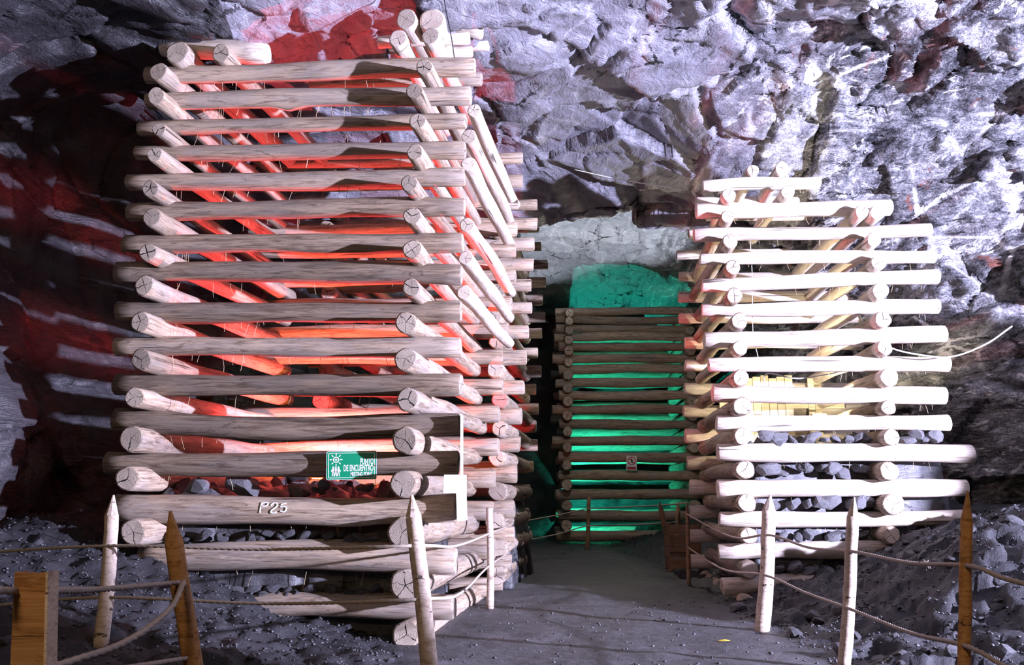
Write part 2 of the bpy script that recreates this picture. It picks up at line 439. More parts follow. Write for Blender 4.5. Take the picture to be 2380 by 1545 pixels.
def build_shell():
    ys = np.concatenate([np.arange(-6, 5, .5), np.arange(5, 9, .14), np.arange(9, 19, .045), np.arange(19, 33.01, .11)])
    NU = 560; n = 3.0
    t = np.linspace(math.pi, 0, 4000)
    V = np.zeros((len(ys), NU, 3)); N = np.zeros_like(V); T = np.zeros((len(ys), NU))
    for i, Y in enumerate(ys):
        xl, xr, zc = section(Y); zb = -0.7
        # the roof dips to the right
        c, s_ = np.cos(t), np.sin(t)
        X = (xl + xr) / 2 + (xr - xl) / 2 * np.sign(c) * np.abs(c) ** (2 / n)
        Z = zb + (zc - zb) * np.abs(s_) ** (2 / n)
        L = np.concatenate([[0], np.cumsum(np.hypot(np.diff(X), np.diff(Z)))])
        # finer where the photograph looks
        u = np.interp(np.linspace(0, 1, NU), [0, 1], [0, L[-1]])
        V[i, :, 0] = np.interp(u, L, X); V[i, :, 2] = np.interp(u, L, Z); V[i, :, 1] = Y
        T[i] = np.interp(u, L, t)
    du = np.gradient(V, axis=1); dv = np.gradient(V, axis=0)
    N = np.cross(dv, du); N /= np.linalg.norm(N, axis=2, keepdims=True) + 1e-9
    ctr = np.stack([(np.interp(ys, KEYS[:, 0], KEYS[:, 1]) + np.interp(ys, KEYS[:, 0], KEYS[:, 2])) / 2, ys, np.full(len(ys), 2.5)], 1)[:, None, :]
    flip = np.sign(np.sum(N * (ctr - V), axis=2, keepdims=True)); flip[flip == 0] = 1
    N *= flip
    P = V.reshape(-1, 3); d = rock_disp(P)
    for bx, by, bz, sx, sy, sz, amp in BULGE:
        d += amp * np.exp(-((P[:, 0] - bx) / sx) ** 2 - ((P[:, 1] - by) / sy) ** 2 - ((P[:, 2] - bz) / sz) ** 2)
    P2 = P + N.reshape(-1, 3) * d[:, None] * 1.0
    idx = np.arange(len(ys) * NU).reshape(len(ys), NU)
    def piece(name, a, b, mat):
        sub = idx[:, a:b]; Q = np.stack([sub[:-1, :-1], sub[1:, :-1], sub[1:, 1:], sub[:-1, 1:]], -1).reshape(-1, 4)
        used, inv = np.unique(Q, return_inverse=True)
        me = mesh_np(name, P2[used], inv.reshape(-1, 4), True)
        o = link(name, me, mat); tag(o, kind='structure'); return o
    Tm = T.mean(0)
    a = int(np.argmin(abs(Tm - math.radians(128)))); b = int(np.argmin(abs(Tm - math.radians(52))))
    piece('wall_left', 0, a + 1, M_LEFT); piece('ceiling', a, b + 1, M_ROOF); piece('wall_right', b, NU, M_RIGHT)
    # end walls
    for name, Y, sg in (('wall_back', 33.0, 1), ('wall_front', -6.0, -1)):
        st = .12 if sg > 0 else .6
        xs = np.arange(-8.5, 17.6, st); zs = np.arange(-.8, 9.6, st)
        Xg, Zg = np.meshgrid(xs, zs); Pq = np.stack([Xg.ravel(), np.full(Xg.size, Y), Zg.ravel()], 1)
        dd = rock_disp(Pq); Pq[:, 1] -= sg * dd
        k = np.arange(Xg.size).reshape(Xg.shape)
        Q = np.stack([k[:-1, :-1], k[:-1, 1:], k[1:, 1:], k[1:, :-1]], -1).reshape(-1, 4)
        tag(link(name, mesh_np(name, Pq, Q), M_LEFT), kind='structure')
build_shell()

def sst(x, a, b):
    t = np.clip((x - a) / (b - a), 0, 1); return t * t * (3 - 2 * t)

def ground_base(x, y):
    x = np.asarray(x, float); y = np.asarray(y, float)
    left = sst(-x, .9, 5.4) * (.35 + .75 * sst(y, 6, 10.5)) * (1 - .4 * sst(y, 13, 20))
    right = sst(x, 2.6, 6.8) * (.35 + .85 * sst(y, 7.5, 11.5))
    berm = .75 * np.exp(-((x - 4.9) / 1.1) ** 2 - ((y - 10.2) / 1.3) ** 2)
    shade_mound = 3.1 * np.exp(-((x - 10.55) / 1.3) ** 4 - ((y - 7.3) / 1.0) ** 2)  # unseen heap out of frame, shaped to block key light at lower right
    return left + right + berm * .5 + shade_mound

def ground(x, y):
    x = np.atleast_1d(np.asarray(x, float)); y = np.atleast_1d(np.asarray(y, float))
    P = np.stack([x, y, np.zeros_like(x)], 1)
    b = ground_base(x, y)
    rough = sst(-x, .7, 1.8) + sst(x, 2.55, 3.4)
    rough = np.clip(rough, 0, 1)
    z = b + .05 * fbm(P * .6, 3, 5) * (.4 + rough) + .012 * fbm(P * 3, 3, 6)
    h, e = cells(P * 2.6 + .5, 70); h2, e2 = cells(P * 6.5, 80)
    z = z + rough * ((.04 + .05 * sst(x, 2, 3)) * h + .025 * h2 - .03 * np.exp(-(e / .08) ** 2) + .035 * fbm(P * 6, 4, 8))
    return z

def gz(x, y): return float(ground([x], [y])[0])

def build_floor():
    xs = np.concatenate([np.arange(-9, -6, .3), np.arange(-6, 7, .05), np.arange(7, 18, .3)])
    ys = np.concatenate([np.arange(-6.2, 4, .4), np.arange(4, 14, .05), np.arange(14, 33.3, .12)])
    X, Y = np.meshgrid(xs, ys); Z = ground(X.ravel(), Y.ravel())
    k = np.arange(X.size).reshape(X.shape)
    Q = np.stack([k[:-1, :-1], k[:-1, 1:], k[1:, 1:], k[1:, :-1]], -1).reshape(-1, 4)
    tag(link('floor', mesh_np('floor', np.stack([X.ravel(), Y.ravel(), Z], 1), Q, True), M_GROUND), kind='structure')
build_floor()

# ------------------------------------------------------------------ logs
def log(p0, p1, r0, r1, parent, mats=None, bend=.02, knots=(), rough=.075, name='log', n=18, squash=1.0, sag=0.0):
    p0 = Vector(p0); p1 = Vector(p1); d = p1 - p0; L = d.length; d.normalize()
    rnd = random.Random(RNG.random())
    up = Vector((0, 0, 1)); yv = up.cross(d).normalized(); zv = d.cross(yv)
    R = Matrix((d, yv, zv)).transposed()
    k = max(6, int(L / .2)); V = []; F = []; mt = []; sm = []
    ph = [rnd.uniform(0, 6.28) for _ in range(8)]; b1, b2 = rnd.uniform(-1, 1) * bend, rnd.uniform(-1, 1) * bend
    tl0, tl1 = rnd.uniform(-.12, .12), rnd.uniform(-.12, .12)
    rings = []
    ss = [0.0, .012 / L] + [i / k for i in range(1, k)] + [1 - .012 / L, 1.0]
    for q, s in enumerate(ss):
        x = (s - .5) * L; rr = r0 + (r1 - r0) * s
        rr *= 1 + rough * .6 * math.sin(s * L * 2.1 + ph[0]) + rough * .5 * math.sin(s * L * 4.7 + ph[1])
        cyy = b1 * math.sin(math.pi * s) + .3 * bend * math.sin(s * 9 + ph[2]); czz = (b2 + sag) * math.sin(math.pi * s) + .3 * bend * math.sin(s * 8 + ph[3])
        e = .86 if q in (0, len(ss) - 1) else 1.0
        ring = []
        for j in range(n):
            a = 2 * math.pi * j / n
            r = rr * e * (1 + rough * .5 * math.sin(2 * a + ph[4] + s * 2) + rough * .4 * math.sin(3 * a + ph[5] - s * 3) + rough * .35 * math.sin(5 * a + ph[6] + s * 7))
            for (ks, ka, amp, w) in knots:
                da = math.atan2(math.sin(a - ka), math.cos(a - ka))
                r += amp * math.exp(-((s - ks) * L / w) ** 2 - (da / .55) ** 2)
            yy = cyy + math.cos(a) * r; zz = czz + math.sin(a) * r * squash
            tlt = (tl0 * (1 - s) if s < .5 else tl1 * s) if q < 2 or q >= len(ss) - 2 else 0
            ring.append((x + tlt * math.cos(a + ph[7]) * r, yy, zz))
        V += ring
    m = len(ss)
    for i in range(m - 1):
        cap = i == 0 or i == m - 2
        for j in range(n):
            j2 = (j + 1) % n
            F.append((i * n + j, i * n + j2, (i + 1) * n + j2, (i + 1) * n + j)); mt.append(0); sm.append(True)
    F.append(tuple(reversed(range(n)))); mt.append(1); sm.append(False)
    F.append(tuple((m - 1) * n + j for j in range(n))); mt.append(1); sm.append(False)
    me = bpy.data.meshes.new(name); me.from_pydata(V, [], F)
    me.polygons.foreach_set('material_index', mt); me.polygons.foreach_set('use_smooth', sm); me.update()
    o = link(name, me, mats or [M_WOOD, M_END], parent)
    mid = (p0 + p1) / 2
    W = Matrix.Translation(mid) @ R.to_4x4()
    pm = parent.matrix_basis if parent is not None else Matrix.Identity(4)
    o.matrix_basis = pm.inverted() @ W
    return o

def fibres(parent, spots, name='straw_fibre'):
    mb = MB(); rnd = random.Random(3)
    off = parent.location
    for p, L in spots:
        p = Vector(p) - off; c = [p]; q = p.copy()
        sx = rnd.uniform(-.25, .25); sy = rnd.uniform(-.2, .2)
        for k in range(3):
            q = q + Vector((sx * L / 3, sy * L / 3, -L / 3)); sx += rnd.uniform(-.25, .25); c.append(q.copy())
        mb.tube(c, rnd.uniform(.0018, .0035), 3, cap=False)
    o = mb.build(name, M_FIBRE, parent); tag(o, kind='stuff'); return o

def rubble_fill(parent, x0, x1, y0, y1, top, name, xs_shift=0.0, seed=0, mat=None):
    """broken rock heaped inside a crib: top and four steep sides"""
    st = .07
    nx = int((x1 - x0) / st); ny = int((y1 - y0) / st)
    U, W = np.meshgrid(np.linspace(0, 1, nx), np.linspace(0, 1, ny))
    e = np.minimum(np.minimum(U, 1 - U) * (x1 - x0), np.minimum(W, 1 - W) * (y1 - y0))
    X = x0 + U * (x1 - x0) + W * xs_shift; Y = y0 + W * (y1 - y0)
    prof = np.clip(e / .16, 0, 1) ** .5
    P = np.stack([X.ravel(), Y.ravel(), np.full(X.size, seed * 3.3)], 1)
    h, ee = cells(P * 2.8, 90 + seed); h2, e2 = cells(P * 6, 95 + seed)
    Z = -.3 + (top + .3) * prof.ravel() + (.14 * h + .06 * h2 - .06 * np.exp(-(ee / .07) ** 2)) * np.clip(prof.ravel() * 1.5, 0, 1)
    PP = P.copy(); PP[:, 2] = Z
    jit = .10 * (1 - prof.ravel())
    PP[:, 1] += jit * h2; PP[:, 0] += jit * h
    k = np.arange(X.size).reshape(X.shape)
    Q = np.stack([k[:-1, :-1], k[:-1, 1:], k[1:, 1:], k[1:, :-1]], -1).reshape(-1, 4)
    PP -= np.array(parent.location)
    o = link(name, mesh_np(name, PP, Q), mat or M_COAL, parent); tag(o, kind='stuff'); return o

# ---------------- left crib, front stack
crib1 = empty('log_crib', (-2.4, 11.6, 0.0))
tag(crib1, 'tall crib of stacked timber logs glowing red inside, with the green sign', 'log crib', 'log cribs propping the mine roof')
FRONT1 = [  # x left, y left, x right, y right, thickness left, right
    (340, 178, 1105, 155, 40, 46), (345, 235, 1095, 222, 40, 44), (322, 300, 1083, 283, 34, 38), (316, 356, 1082, 348, 36, 40),
    (297, 425, 1081, 412, 42, 44), (300, 497, 1080, 482, 42, 46), (290, 567, 1076, 563, 44, 44), (272, 635, 1073, 640, 48, 52),
    (273, 722, 1072, 722, 46, 50), (268, 805, 1073, 810, 44, 50), (272, 893, 1072, 892, 50, 52), (265, 977, 1070, 985, 52, 54),
    (248, 1075, 1066, 1076, 54, 60), (270, 1178, 1060, 1178, 64, 64), (330, 1293, 1061, 1302, 64, 66), (480, 1415, 1056, 1412, 58, 60)]
def yf1(px): return 10.15 - (px - 270) / 805 * .30
logs1 = []; ZF1 = []
for k, (xa, ya, xb, yb, ta, tb) in enumerate(FRONT1):
    Ya, Yb = yf1(xa), yf1(xb)
    a = at(xa, ya, Ya); b = at(xb, yb, Yb); ZF1.append((a.z, b.z))
    kn = ()
    if k == 1: kn = ((.44, -math.pi / 2 + .3, .05, .10),)
    if k == 5: kn = ((.54, -2.4, .02, .05),)
    if k == 13: kn = ((.38, 2.0, .015, .2), (.70, -1.9, .03, .25))
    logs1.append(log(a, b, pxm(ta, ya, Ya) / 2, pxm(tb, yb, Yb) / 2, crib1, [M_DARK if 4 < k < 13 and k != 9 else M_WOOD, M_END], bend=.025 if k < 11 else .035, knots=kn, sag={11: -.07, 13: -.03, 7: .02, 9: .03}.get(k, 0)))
DIR1 = Vector((.135, 1.0, 0.0))
LEFT1 = [(368, 165, 22), (361, 224, 21), (368, 300, 17), (360, 360, 19), (349, 437, 20), (352, 503, 23), (342, 587, 22), (335, 662, 24),
         (326, 747, 25), (328, 836, 27), (312, 922, 26), (305, 1018, 29), (296, 1113, 29), (310, 1236, 30), (300, 1345, 36)]
RIGHT1 = [(985, 155, 21), (963, 212, 19), (970, 280, 20), (963, 352, 20), (950, 425, 20), (957, 502, 22), (957, 580, 22), (955, 668, 23),
          (944, 748, 25), (943, 833, 26), (948, 927, 29), (942, 1022, 31), (935, 1125, 30), (935, 1237, 36), (942, 1360, 36), (945, 1475, 36)]
def recede(crib, px, py, r, Yn, L, D, taper=.92, mats=None):
    a = at(px, py, Yn); rr = pxm(r, py, Yn)
    b = a + D * (L + RNG.uniform(-.12, .12)) + Vector((RNG.uniform(-.05, .05), 0, RNG.uniform(-.02, .02)))
    return log(a, b, rr, rr * taper, crib, mats, bend=.02)
for k, (px, py, r) in enumerate(LEFT1):
    recede(crib1, px, py, r, yf1(px) - .42 + (.1 if k == 0 else 0), 4.05, DIR1)
for k, (px, py, r) in enumerate(RIGHT1):
    recede(crib1, px, py, r, yf1(px) - .42, 4.0, DIR1)
for k in range(1, 8):   # second receding log near the right tips of the front logs
    x, y = FRONT1[k][2], FRONT1[k][3]
    if k in (4,): continue
    z = (ZF1[k][1] + ZF1[k + 1][1]) / 2
    a = at(x + 6, y, 9.98); a.z = z + .04
    log(a, a + DIR1 * 3.5, .085, .08, crib1, [M_PALE, M_ENDP])
# rear row of the left crib
BACK1 = [(1190, 250, 28), (1200, 308, 28), (1215, 368, 28), (1215, 421, 30), (1205, 473, 29), (1202, 530, 32), (1199, 583, 30), (1198, 643, 33), (1189, 707, 34), (1180, 768, 35),
         (1169, 830, 36), (1169, 898, 38), (1161, 963, 40), (1159, 1038, 40), (1151, 1113, 42), (1147, 1186, 42), (1150, 1273, 46), (1139, 1363, 46)]
for k, (px, py, th) in enumerate(BACK1[2:]):
    b = at(px, py, 13.2); a = Vector((-3.75 + RNG.uniform(-.15, .15), 13.45, b.z + RNG.uniform(-.03, .03)))
    log(a, b, pxm(th, py, 13.2) / 2 * .95, pxm(th, py, 13.2) / 2, crib1)
b = at(1120, 186, 11.6); log(at(720, 200, 11.8), b, pxm(28, 190, 11.7) / 2, pxm(32, 190, 11.7) / 2, crib1)
# crown of short logs under the roof
P_ = [M_PALE, M_ENDP]
log(at(378, 108, 10.35), at(622, 126, 10.1), pxm(42, 110, 10.3) / 2, pxm(52, 125, 10.1) / 2, crib1, P_, squash=1.05)
for px, py, r in ((410, 122, 27), (513, 122, 24)):
    recede(crib1, px, py, r, 9.92, 3.9, DIR1)
for px, py, r, L in ((925, 88, 21, 2.6), (1000, 84, 20, 2.4), (945, 44, 27, 1.5), (1003, 46, 28, 1.2)):
    recede(crib1, px, py, r, 9.72 if py > 60 else 10.0, L, DIR1, mats=P_)
log(at(878, 98, 10.45), at(1092, 89, 10.35), pxm(26, 95, 10.4) / 2, pxm(30, 90, 10.4) / 2, crib1, P_)
log(at(985, 62, 11.0), at(1120, 76, 10.8), pxm(34, 70, 10.9) / 2, pxm(36, 75, 10.9) / 2, crib1, P_)
log(at(905, 112, 11.6), at(1136, 104, 11.4), pxm(28, 110, 11.5) / 2, pxm(32, 105, 11.5) / 2, crib1, P_)
log(at(940, 122, 10.9), at(1098, 119, 10.8), pxm(28, 110, 10.9) / 2, pxm(28, 105, 10.9) / 2, crib1, P_)
rubble_fill(crib1, -4.0, -1.15, 10.10, 13.4, 1.42, 'rubble', .4, 1)
sp = []
for k in range(15):
    xa, ya, xb, yb, ta, tb = FRONT1[k]
    for q in range(RNG.randint(8, 16)):
        s = RNG.uniform(.12, .85); px = xa + (xb - xa) * s; py = ya + (yb - ya) * s + ta * .45
        sp.append((at(px, py, yf1(px) + RNG.uniform(-.03, .12)), RNG.uniform(.04, .2)))
fibres(crib1, sp)

# ---------------- left crib, rear stack
crib2 = empty('log_crib', (-1.3, 16.2, 0.0))
tag(crib2, 'rear crib of stacked logs, mostly hidden behind the red lit crib', 'log crib', 'log cribs propping the mine roof')
ROW3 = [(1249, 430, 24), (1249, 476, 25), (1249, 520, 31), (1242, 566, 30), (1240, 614, 30), (1235, 662, 29), (1236, 715, 29), (1229, 771, 31), (1224, 830, 34), (1218, 900, 36),
        (1212, 966, 36), (1209, 1032, 38), (1202, 1102, 40), (1196, 1183, 40), (1196, 1240, 38), (1189, 1307, 38), (1168, 1358, 38)]
z3 = []
for px, py, th in ROW3[1:]:
    b = at(px, py, 14.5); a = Vector((-3.3 + RNG.uniform(-.2, .2), 14.7, b.z)); z3.append(b.z)
    log(a, b, pxm(th, py, 14.5) / 2, pxm(th, py, 14.5) / 2, crib2)
ROW4 = [(1252, 530, 22), (1258, 572, 22), (1273, 614, 23), (1269, 656, 24), (1261, 697, 24), (1268, 737, 24), (1260, 773, 25), (1250, 820, 26), (1258, 862, 26), (1246, 905, 26), (1252, 950, 27),
        (1246, 990, 28), (1250, 1035, 28), (1240, 1085, 28), (1232, 1140, 29), (1230, 1195, 30), (1224, 1250, 30)]
for px, py, th in ROW4:
    b = at(px, py, 18.2); a = Vector((-2.8 + RNG.uniform(-.2, .2), 18.4, b.z))
    log(a, b, pxm(th, py, 18.2) / 2, pxm(th, py, 18.2) / 2, crib2)
for k in range(len(z3) - 1):
    z = (z3[k] + z3[k + 1]) / 2
    for x in (-.22, -2.85):
        a = Vector((x + RNG.uniform(-.04, .04), 14.15 + RNG.uniform(-.05, .05), z)); rr = .11 + .03 * (k / 15)
        log(a, a + Vector((.5, 4.4, 0)), rr, rr * .95, crib2)
rubble_fill(crib2, -3.0, .0, 14.7, 18.2, 1.2, 'rubble', .4, 2)

# ---------------- right crib
crib3 = empty('log_crib', (4.5, 14.6, 0.0))
tag(crib3, 'brightly lit crib of pale stacked logs filled with rock on the right', 'log crib', 'log cribs propping the mine roof')
FRONT3 = [(1633, 432, 1905, 425, 29, 31), (1617, 490, 2070, 482, 36, 38), (1612, 545, 2163, 535, 30, 30), (1626, 602, 2174, 596, 29, 31), (1631, 665, 2182, 642, 31, 33),
          (1631, 722, 2183, 711, 32, 36), (1636, 792, 2198, 775, 36, 37), (1646, 849, 2206, 847, 34, 36), (1655, 915, 2198, 920, 38, 40), (1664, 984, 2206, 981, 36, 36),
          (1667, 1052, 2260, 1054, 40, 42), (1667, 1136, 2247, 1134, 44, 38), (1671, 1207, 2250, 1204, 36, 38), (1669, 1282, 2200, 1272, 38, 40), (1678, 1362, 1900, 1342, 40, 36)]
def yf3(px): return 12.95 - (px - 1650) / 600 * .15
Z3 = []; logs3 = []
for k, (xa, ya, xb, yb, ta, tb) in enumerate(FRONT3):
    a = at(xa, ya, yf3(xa)); b = at(xb, yb, yf3(xb)); Z3.append(a.z)
    kn = ((.76, -2.9, .03, .10),) if k == 8 else ()
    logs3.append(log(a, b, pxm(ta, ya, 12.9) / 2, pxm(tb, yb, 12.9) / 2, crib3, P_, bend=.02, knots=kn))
DIR3 = Vector((.06, 1.0, 0))
LEFT3 = [(1750, 394, 15), (1818, 390, 16), (1694, 452, 16), (1832, 447, 16), (1692, 502, 16), (1698, 560, 17), (1704, 620, 19), (1707, 687, 18), (1718, 746, 19), (1720, 809, 17), (1722, 877, 19),
         (1725, 943, 22), (1727, 1012, 21), (1732, 1091, 22), (1735, 1168, 21), (1740, 1245, 20), (1741, 1325, 21), (1735, 1400, 20)]
RIGHT3 = [(2003, 492, 17), (2038, 494, 16), (2032, 556, 18), (2043, 609, 18), (2048, 676, 19), (2053, 743, 19), (2058, 808, 18), (2066, 877, 21), (2064, 946, 19), (2073, 1017, 20), (2068, 1094, 23), (2076, 1172, 24), (2072, 1243, 22), (2070, 1320, 21)]
for k, (px, py, r) in enumerate(LEFT3):
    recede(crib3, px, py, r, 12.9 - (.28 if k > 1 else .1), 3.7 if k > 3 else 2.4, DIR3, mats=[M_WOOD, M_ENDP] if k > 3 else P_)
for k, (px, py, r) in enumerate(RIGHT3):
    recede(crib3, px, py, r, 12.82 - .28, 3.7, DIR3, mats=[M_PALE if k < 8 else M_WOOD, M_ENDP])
ROW3B = [(1600, 545, 22), (1572, 594, 22), (1578, 643, 22), (1577, 691, 26), (1578, 740, 24), (1592, 796, 28), (1592, 850, 27), (1590, 903, 28), (1588, 956, 29), (1592, 1013, 31), (1596, 1075, 34), (1602, 1132, 34), (1602, 1190, 32), (1600, 1245, 32), (1598, 1303, 32)]
for px, py, th in ROW3B:
    a = at(px, py, 16.3); b = Vector((6.2 + RNG.uniform(-.2, .1), 16.2, a.z + RNG.uniform(-.04, .04)))
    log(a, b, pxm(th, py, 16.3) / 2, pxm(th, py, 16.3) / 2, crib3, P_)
log(at(1617, 470, 14.2), at(1855, 470, 14.2), .075, .08, crib3, P_); log(at(1640, 500, 15.3), at(2095, 494, 15.1), .10, .10, crib3, P_)
rubble_fill(crib3, 3.2, 6.0, 12.98, 16.2, 2.12, 'rubble', .2, 3, M_GREYROCK)
sp = []
for k in range(13):
    xa, ya, xb, yb, ta, tb = FRONT3[k]
    for q in range(RNG.randint(6, 12)):
        s = RNG.uniform(.12, .95); px = xa + (xb - xa) * s; py = ya + (yb - ya) * s + ta * .45
        sp.append((at(px, py, yf3(px) + RNG.uniform(-.03, .1)), RNG.uniform(.03, .14)))
fibres(crib3, sp)

# ---------------- far crib with the green lamp
crib4 = empty('log_crib', (1.9, 29.8, 0.0))
tag(crib4, 'distant crib of dark stacked logs with green light shining between them', 'log crib', 'log cribs propping the mine roof')
MY = [726, 742, 762, 784, 806, 834, 860, 891, 918, 953, 986, 1023, 1060, 1104, 1150, 1197, 1245]
zm = []
for k, y in enumerate(MY):
    xl = RNG.uniform(1278, 1300); a = at(xl, y + RNG.uniform(-1, 1), 28.0); b = at(RNG.uniform(1640, 1665), y + RNG.uniform(-2, 2), 28.0)
    zm.append(a.z); r = pxm(19 + 5 * k / 16, y, 28) / 2
    log(a, b, r, r, crib4, bend=.04); log(a + Vector((.1, 3.6, 0)), b + Vector((.1, 3.6, 0)), r, r, crib4, bend=.04)
for k in range(len(zm) - 1):
    z = (zm[k] + zm[k + 1]) / 2
    for px in (1327 - 12 * k / 15, 1612):
        a = at(px, 1000, 27.5); a.z = z; r = .125 + .03 * k / 15
        log(a, a + Vector((.1, 4.4, 0)), r, r, crib4)

# ------------------------------------------------------------------ painted marking P25
def stroke_part(name, polys, base, right, up, r, mat, parent, n=6, flat=True):
    mb = MB(); off = parent.matrix_basis.inverted() if parent else Matrix.Identity(4)
    for pl in polys:
        pts = [base + right * x + up * y for x, y in pl]
        pts = catmull(pts, 5) if len(pts) > 2 else pts
        mb.tube([off @ p for p in pts], r, n)
    return mb.build(name, mat, parent)
lg = logs1[13]
Wm = crib1.matrix_basis @ lg.matrix_basis
mk = MB(); inv = Wm.inverted()
Yp = yf1(640)
import bmesh
def log_surface_point(px, py):
    c = at(px, py, Yp); o = Vector((0, 0, CAMH)); dr = (c - o).normalized()
    lo = inv @ o; ld = (inv.to_3x3() @ dr).normalized()
    hit = lg.ray_cast(lo, ld) if False else None
    return lo, ld
_bm = bmesh.new(); _bm.from_mesh(lg.data)
from mathutils.bvhtree import BVHTree
_tree = BVHTree.FromBMesh(_bm); _bm.free()
def surf(px, py):
    lo, ld = log_surface_point(px, py)
    h = _tree.ray_cast(lo, ld)
    return (h[0] - ld * .003) if h[0] is not None else lo + ld * ((inv @ at(px, py, Yp - .15)) - lo).length
def P25(x, y): return (580 + x * 120 / 2380, 1140 + y * 70 / 1388)
for pl in ([(460, 1020), (500, 780), (550, 580)], [(530, 580), (700, 555), (840, 575), (820, 660), (720, 710), (560, 720)],
           [(970, 690), (1040, 610), (1160, 570), (1250, 600), (1260, 700), (1150, 800), (1000, 910), (975, 1010), (1060, 1030), (1240, 985)],
           [(1690, 590), (1560, 600), (1430, 650)], [(1400, 745), (1560, 740), (1680, 780), (1660, 900), (1560, 970), (1390, 940)]):
    pts = [surf(*P25(*q)) for q in pl]
    mk.tube(catmull(pts, 4), .009, 6)
mo = mk.build('painted_marking', M_WHITE, lg); mo['label'] = 'hand painted white marking reading P25'

# ------------------------------------------------------------------ signs
def text_mesh(body, size, sx=1.0):
    cu = bpy.data.curves.new('t', 'FONT'); cu.body = body; cu.size = size; cu.extrude = .001; cu.offset = size * .018
    cu.align_x = 'RIGHT'; ob = bpy.data.objects.new('t', cu); col.objects.link(ob)
    bpy.context.view_layer.update()
    dg = bpy.context.evaluated_depsgraph_get()
    me = bpy.data.meshes.new_from_object(ob.evaluated_get(dg))
    bpy.data.objects.remove(ob); bpy.data.curves.remove(cu)
    for v in me.vertices: v.co.x *= sx
    return me

def rrect(w, h, r, k=5):
    out = []
    for cx, cy, a0 in ((w / 2 - r, h / 2 - r, 0), (-w / 2 + r, h / 2 - r, 90), (-w / 2 + r, -h / 2 + r, 180), (w / 2 - r, -h / 2 + r, 270)):
        for i in range(k + 1):
            a = math.radians(a0 + 90 * i / k); out.append((cx + r * math.cos(a), cy + r * math.sin(a)))
    return out

def prism(mb, poly, z0, z1, mat=0):
    n = len(poly); v = [(x, y, z0) for x, y in poly] + [(x, y, z1) for x, y in poly]
    mb.add(v, [tuple(range(n, 2 * n)), tuple(reversed(range(n)))] + [(i, (i + 1) % n, n + (i + 1) % n, n + i) for i in range(n)], mat)

def ringp(mb, o, i_, z0, z1):
    n = len(o); v = [(x, y, z1) for x, y in o] + [(x, y, z1) for x, y in i_] + [(x, y, z0) for x, y in o] + [(x, y, z0) for x, y in i_]
    f = []
    for k in range(n):
        k2 = (k + 1) % n
        f += [(k, k2, n + k2, n + k), (2 * n + k, 2 * n + k2, k2, k), (n + k, n + k2, 3 * n + k2, 3 * n + k)]
    mb.add(v, f)

def circ(r, n=24, cx=0, cy=0): return [(cx + r * math.cos(2 * math.pi * k / n), cy + r * math.sin(2 * math.pi * k / n)) for k in range(n)]

def bar(a, b, w):
    a = Vector(a); b = Vector(b); d = (b - a).normalized(); p = Vector((-d.y, d.x)) * w / 2
    return [tuple(a + p), tuple(b + p), tuple(b - p), tuple(a - p)][::-1]

# meeting point sign: local x right, y up, z towards the camera
Ys = 9.72
c = at(817, 1081, Ys)
sign = empty('meeting_point_sign', c); sign.rotation_euler = (math.pi / 2, math.radians(-1.0), 0)
tag(sign, 'green meeting point sign with white lettering fixed to a log', 'sign')
SW, SH = pxm(117, 1081, Ys), pxm(66, 1081, Ys) * 1.0
mb = MB(); prism(mb, rrect(SW, SH, .02), -.004, .0); mb.build('panel', M_GREEN, sign)
mb = MB(); ringp(mb, rrect(SW * .998, SH * .996, .02), rrect(SW * .985, SH * .972, .018), 0, .0012); mb.build('outer_edge', M_WHITE, sign)
mb = MB(); ringp(mb, rrect(SW * .925, SH * .885, .016), rrect(SW * .902, SH * .842, .013), 0, .002); mb.build('border', M_WHITE, sign)
def S2(x, y):  # sign crop pixels -> local
    return ((x - 1125) / 1510 * SW, -(y - 792) / 880 * SH)
ux = SW / 1510
sx0, sy0 = S2(660, 612)
mb = MB(); ringp(mb, circ(92 * ux, 28, sx0, sy0), circ(62 * ux, 28, sx0, sy0), 0, .002); prism(mb, circ(32 * ux, 18, sx0, sy0), 0, .002)
for k in range(8):
    a = math.radians(45 * k); prism(mb, bar((sx0 + 118 * ux * math.cos(a), sy0 + 118 * ux * math.sin(a)), (sx0 + 190 * ux * math.cos(a), sy0 + 190 * ux * math.sin(a)), 26 * ux), 0, .002)
mb.build('sun_symbol', M_WHITE, sign)
for gx in (578, 655, 735):
    mb = MB(); s_ = .92 if gx == 655 else 1
    hx, hy = S2(gx, 850); prism(mb, circ(28 * ux * s_, 14, hx, hy), 0, .002)
    for (x1, y1, x2, y2, w) in ((0, 885, 0, 1010, 62), (-16, 1000, -34, 1125, 24), (16, 1000, 30, 1125, 24), (-34, 900, -60, 990, 18), (34, 900, 60, 990, 18)):
        prism(mb, bar(S2(gx + x1, y1), S2(gx + x2, y2), w * ux), 0, .0018)
    mb.build('person_symbol', M_WHITE, sign)
for body, xr, yb, hpx, wpx in (('PUNTO', 1780, 775, 195, 392), ('DE ENCUENTRO', 1780, 972, 195, 890), ('MEETING POINT', 1755, 1132, 135, 655)):
    me = text_mesh(body, 1.0)
    xs = [v.co.x for v in me.vertices]; ys = [v.co.y for v in me.vertices]
    kx = wpx * ux / (max(xs) - min(xs)); ky = hpx * SH / 880 / (max(ys) - min(ys)); bx, by = S2(xr, yb)
    for v in me.vertices: v.co = (bx + (v.co.x - max(xs)) * kx, by + (v.co.y - min(ys)) * ky, .001 + v.co.z)
    o = link('lettering', me, M_WHITE, sign); o['label'] = 'white lettering ' + body
for px in (385, 1830):
    mb = MB(); x, y = S2(px, 815); prism(mb, circ(.008, 10, x, y), 0, .004); mb.build('screw', plain('rusty_screw', (.25, .09, .05)), sign)

